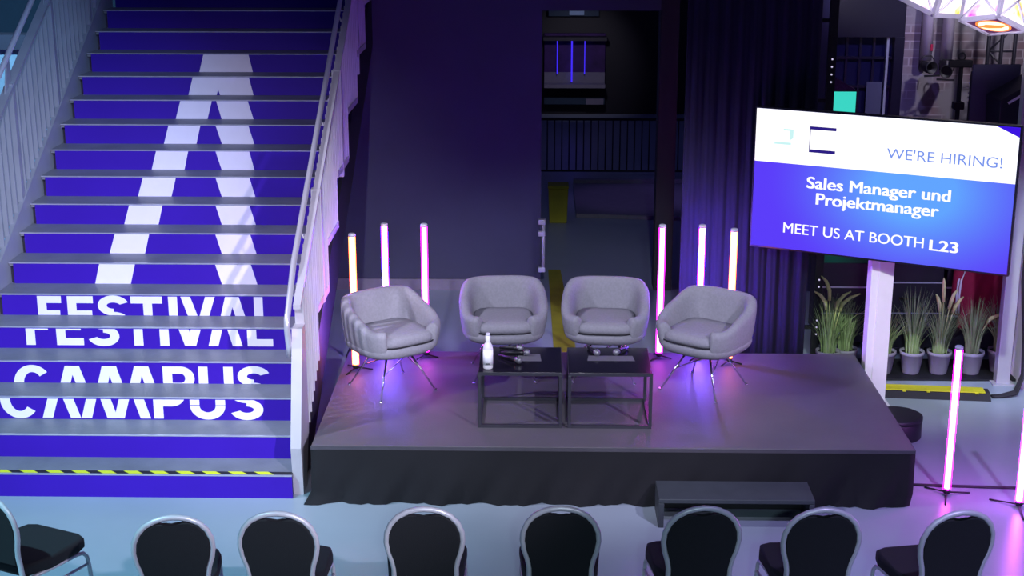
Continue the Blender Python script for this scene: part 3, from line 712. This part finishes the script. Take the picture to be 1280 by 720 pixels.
# turquoise column
t = thing('display_column', 'turquoise glowing display column rising behind the big screen', 'column', (4.30, 4.5, 0))
b = MB(); b.box(-.125, .125, -.02, .2, 0, 2.13); b.build('body', 'case', t)
b = MB(); b.box(-.12, .12, -.026, -.02, 1.0, 2.12); b.build('light_panel', 'teal', t)
b = MB()
for k in range(4): b.prism([(-.11+.03*k,-.022,.70+.05*k),(-.02+.03*k,-.022,.72+.05*k),(.02+.03*k,-.022,.76+.05*k),(-.07+.03*k,-.022,.735+.05*k)], (0,-.004,0))
b.build('green_leaf_print', 'greenl', t)
b = MB(); b.prism([(-.125,-.02,2.132),(.125,-.02,2.132),(-.115,-.02,2.27)], (0,.22,0)); b.build('glitter_top', mat('glitter', (70,50,80), .3, .8, var=.45, scale=70), t)
# flight cases below the screen
def fcase(label, x0, x1, h, y0=3.15):
    t = thing('flight_case', label, 'case', ((x0+x1)/2, y0, .0), 0, 'black flight cases behind the grasses'); w_ = (x1-x0)/2
    b = MB(); b.box(-w_, w_, 0, .55, .08, h, .006); b.build('body', 'case', t)
    for z in (h*.42, h*.72):
        b = MB(); b.box(-w_, w_, -.008, 0, z, z+.012); b.build('edge_trim', 'alu' if z > h*.5 else 'steel', t)
    for x in (-w_+.06, w_-.06):
        for yv in (.08, .47): b = MB(); b.lathe([(.03,-.015),(.04,-.01),(.04,.01),(.03,.015)], 12, (x, yv, .04), 'Y'); b.build('caster', 'rubber', t)
    b = MB(); b.tube([(-.08,-.012,h*.58),(-.08,-.03,h*.58),(.08,-.03,h*.58),(.08,-.012,h*.58)], .008, 6); b.build('handle', 'black', t)
    return t
fcase('black flight case between the white column and the red jacket', 4.42, 4.99, .92)
fcase('black flight case under the red jacket', 5.02, 5.62, .86)
fcase('black flight case left of the white column behind the grasses', 3.98, 4.38, .8, 3.3)
t = thing('jacket', 'dark red jacket with white sleeve stripes draped behind the grasses', 'jacket', (5.32, 3.1, 0))
rows = []
for j in range(14):
    f = j/13; row = []
    for i in range(25):
        u = i/24; row.append((-.22+.45*u + .012*math.sin(j*.8), -.02-.03*math.sin(u*19+j*.5)*f - .05*math.sin(min(1,f*1.3)*PI*.5), .885-.62*f*(1-.22*abs(u-.35)) if f > .12 else .885-.02*f))
    rows.append(row)
rows.insert(0, [(-.2+.42*i/24, .3, .875) for i in range(25)])
b = MB(); b.grid(rows); o = b.build('body', 'red', t); sm = o.modifiers.new('thick', 'SOLIDIFY'); sm.thickness = .02
b = MB(); b.tube([(-.20,.0,.885),(-.235,-.05,.78),(-.245,-.065,.62),(-.235,-.06,.42)], [.04,.046,.044,.038], 12); sl = b.build('sleeve', 'red', t)
b = MB()
for dx in (0, .022): b.tube([(-.215+dx,-.062,.80),(-.25+dx,-.104,.72),(-.256+dx,-.11,.60),(-.245+dx,-.10,.44)], .0085, 6)
b.build('stripe', 'stripe', sl)
# things in front of the brick wall
for x, lab in ((5.475, 'left of two pale vertical pipes on the brick wall'), (5.685, 'right of two pale vertical pipes on the brick wall')):
    b = MB(); b.tube([(x,6.2,2.2),(x,6.2,4.5)], .062, 14); tag(b.build('wall_pipe', 'bulbpipe'), lab, 'pipe', 'pale pipes on the brick wall')
b = MB(); b.box(5.50, 5.525, 6.125, 6.14, 2.30, 2.37, .004); tag(b.build('pipe_tag', 'red'), 'small red tag on the left pale pipe', 'tag')
def spotlight(label, x, z, rz):
    t = thing('spotlight', label, 'spotlight', (x, 6.05, z), rz, 'black spotlights by the brick wall')
    b = MB(); b.lathe([(.05,.13),(.075,.10),(.085,0),(.095,-.08),(.095,-.14),(.085,-.14),(.06,-.04)], 18, (0,0,0), 'Y'); b.build('lamp_body', 'black', t)
    b = MB(); b.tube([(-.1,0,0),(-.11,0,.1),(-.06,0,.16),(.06,0,.16),(.11,0,.1),(.1,0,0)], .009, 6); b.build('yoke', 'black', t)
    b = MB(); b.box(-.13, .13, -.16, -.145, -.13, -.10); b.build('barn_door', 'black', t); t.scale = (.68,)*3
    return t
spotlight('left of two black spotlights hanging before the brick wall', 5.46, 2.15, .3); spotlight('right of two black spotlights hanging before the brick wall', 5.66, 2.11, -.3)
t = thing('light_stand', 'black lighting stand with a T-shaped bar in front of the brick wall', 'stand', (5.51, 5.0, 0))
b = MB(); b.tube([(0,0,0.02),(0,0,2.33)], .022, 10); b.build('pole', 'black', t)
b = MB(); b.box(-.12, .10, -.03, .03, 2.28, 2.35, .01); b.build('cross_bar', 'black', t)
b = MB(); b.tube([(.03*math.cos(R(a)), 0, 2.38+.035*math.sin(R(a))) for a in range(0, 360, 30)], .008, 6, closed=True); b.build('hook', 'black', t)
b = MB(); b.box(-.05, .05, -.05, .05, 1.88, 1.95, .01); b.build('clamp', 'black', t)
for k in range(3):
    q = R(30+120*k); b = MB(); b.tube([(.02*math.cos(q),.02*math.sin(q),.5),(.33*math.cos(q),.33*math.sin(q),.02)], .014, 8); b.build('leg', 'black', t)
for k in range(6): b = MB(); b.lathe([(.004,-.01),(.012,-.006),(.012,0)], 8, (.09, -.02, 1.95+.045*k), 'Y'); b.build('lamp_dot', 'alu', t)
t = thing('projection_screen', 'dark blue-grey rectangular screen before the brick wall above the display', 'screen', (5.70, 4.5, 0))
b = MB(); b.box(-.22, .215, 0, .03, 1.1, 2.37, .004); b.build('sheet', 'screenback', t)
for x in (-.2, .2):
    b = MB(); b.box(x-.02, x+.02, .03, .07, .02, 2.3); b.build('upright', 'black', t)
    b = MB(); b.box(x-.03, x+.03, -.1, .2, 0, .02); b.build('foot', 'black', t)
t = thing('truss_tower', 'dark lattice truss standing behind the blue-grey screen', 'truss', (6.09, 5.7, 0))
for sx in (-.13, .0, .13):
    b = MB(); b.tube([(sx,0,0),(sx,0,4.2)], .02, 8); b.build('chord', 'case', t)
b = MB()
for k in range(16):
    z = .1+.25*k; s_ = 1 if k % 2 else -1; b.tube([(-.13*s_,0,z),(.13*s_,0,z+.25)], .01, 6); b.tube([(-.13,0,z),(.13,0,z)], .01, 6)
b.build('lattice', 'case', t)
t = thing('speaker_cabinet', 'dark slanted cabinet with a white edge at the right border above the screen', 'cabinet', (5.98, 3.95, 0))
b = MB(); b.hexa([(-.35,.02,.9),(.6,.02,.9),(.6,.4,.9),(-.35,.4,.9),(-.40,0,2.12),(.6,0,2.72),(.6,.42,2.72),(-.40,.42,2.12)], .01); b.build('body', 'case', t)
b = MB(); b.tube([(-.33,-.012,2.10),(.6,-.012,2.68)], .012, 6); b.build('edge_strip', 'stripe', t)
b = MB(); b.tube([(.1,.2,0),(.1,.2,.95)], .04, 10); b.box(-.2,.4,0,.4,0,.02); b.build('stand', 'black', t)

# ================================================================== LED CUBES
def ledmat(name, scale, off):
    m = bpy.data.materials.new(name); m.use_nodes = True; nt = m.node_tree; nt.nodes.clear()
    tc = nt.nodes.new('ShaderNodeTexCoord'); n = nt.nodes.new('ShaderNodeTexNoise'); n.inputs['Scale'].default_value = scale; n.inputs['Detail'].default_value = 3
    mp = nt.nodes.new('ShaderNodeMapping'); mp.inputs['Location'].default_value = off; nt.links.new(tc.outputs['Object'], mp.inputs['Vector']); nt.links.new(mp.outputs['Vector'], n.inputs['Vector'])
    cr = nt.nodes.new('ShaderNodeValToRGB'); el = cr.color_ramp.elements
    el[0].position = .30; el[0].color = (.9,.10,.9,1); el[1].position = .72; el[1].color = (1,.22,.02,1)
    for p, c in ((.40,(1,.85,1,1)),(.56,(1,.95,.9,1)),(.64,(1,.62,.12,1))): q = el.new(p); q.color = c
    e = nt.nodes.new('ShaderNodeEmission'); e.inputs[1].default_value = 1.5; o = nt.nodes.new('ShaderNodeOutputMaterial')
    nt.links.new(n.outputs['Fac'], cr.inputs[0]); nt.links.new(cr.outputs[0], e.inputs[0]); nt.links.new(e.outputs[0], o.inputs[0]); return m
LM = ledmat('led_fire', 4.5, (1,2,3)); LR = emis('led_sun_rim', (1,.25,.05), 1.5); LS = emis('led_sun', (1,.85,.6), 1.6); LD = mat('led_dark', (40,14,50), .4, emit=.25, ecol=(.25,.02,.18))
def ledcube(label, loc, rot, S=.27):
    t = thing('led_cube', label, 'light', loc, 0, 'glowing cubes hanging at the top right'); t.rotation_euler = rot
    b = MB(); b.box(-S*.93, S*.93, -S*.93, S*.93, -S*.93, S*.93); b.build('led_panel', LM, t)
    b = MB(); f = S*.17
    for a in (-1, 1):
        for c in (-1, 1):
            b.box(-S, S, a*S-f*(a>0), a*S+f*(a<0), c*S-f*(c>0), c*S+f*(c<0)); b.box(a*S-f*(a>0), a*S+f*(a<0), -S, S, c*S-f*(c>0), c*S+f*(c<0)); b.box(a*S-f*(a>0), a*S+f*(a<0), c*S-f*(c>0), c*S+f*(c<0), -S, S)
    for a in (-1, 1):
        b.tube([(-S+.02,a*S*.96,-S+.02),(S-.02,a*S*.96,S-.02)], .011, 6); b.tube([(S-.02,a*S*.96,-S+.02),(-S+.02,a*S*.96,S-.02)], .011, 6)
        b.tube([(a*S*.96,-S+.02,-S+.02),(a*S*.96,S-.02,S-.02)], .011, 6); b.tube([(a*S*.96,S-.02,-S+.02),(a*S*.96,-S+.02,S-.02)], .011, 6)
    b.build('frame', 'frame', t)
    b = MB(); b.box(-S*.9, S*.9, -S*.9, S*.9, -S*.955, -S*.93); b.build('bottom_panel', LD, t)
    b = MB(); b.lathe([(S*.72,-S*.965),(S*.72,-S*.955)], 32); r_ = b.build('sun_rim', LR, t)
    b = MB(); b.lathe([(S*.62,-S*.972),(S*.62,-S*.965)], 32); b.build('sun_disc', LS, t)
    b = MB(); b.prism([(-.12,-.02,-S*.973),(-.03,-.05,-S*.973),(.05,-.01,-S*.973),(.13,.0,-S*.973),(.04,.05,-S*.973),(-.06,.03,-S*.973)], (0,0,-.001)); b.build('sun_spot', LR, t)
    return t
C1 = ledcube('glowing cube with an orange sun on its underside, hanging at the top right', (4.982, 2.30, 3.110), (-.36297, -.15555, -.95171), .1844)
ledcube('glowing cube without a sun underneath, left of the one with the orange sun', (4.7865, 3.1841, 3.1915), (.26568, .09409, .56554), .2176)
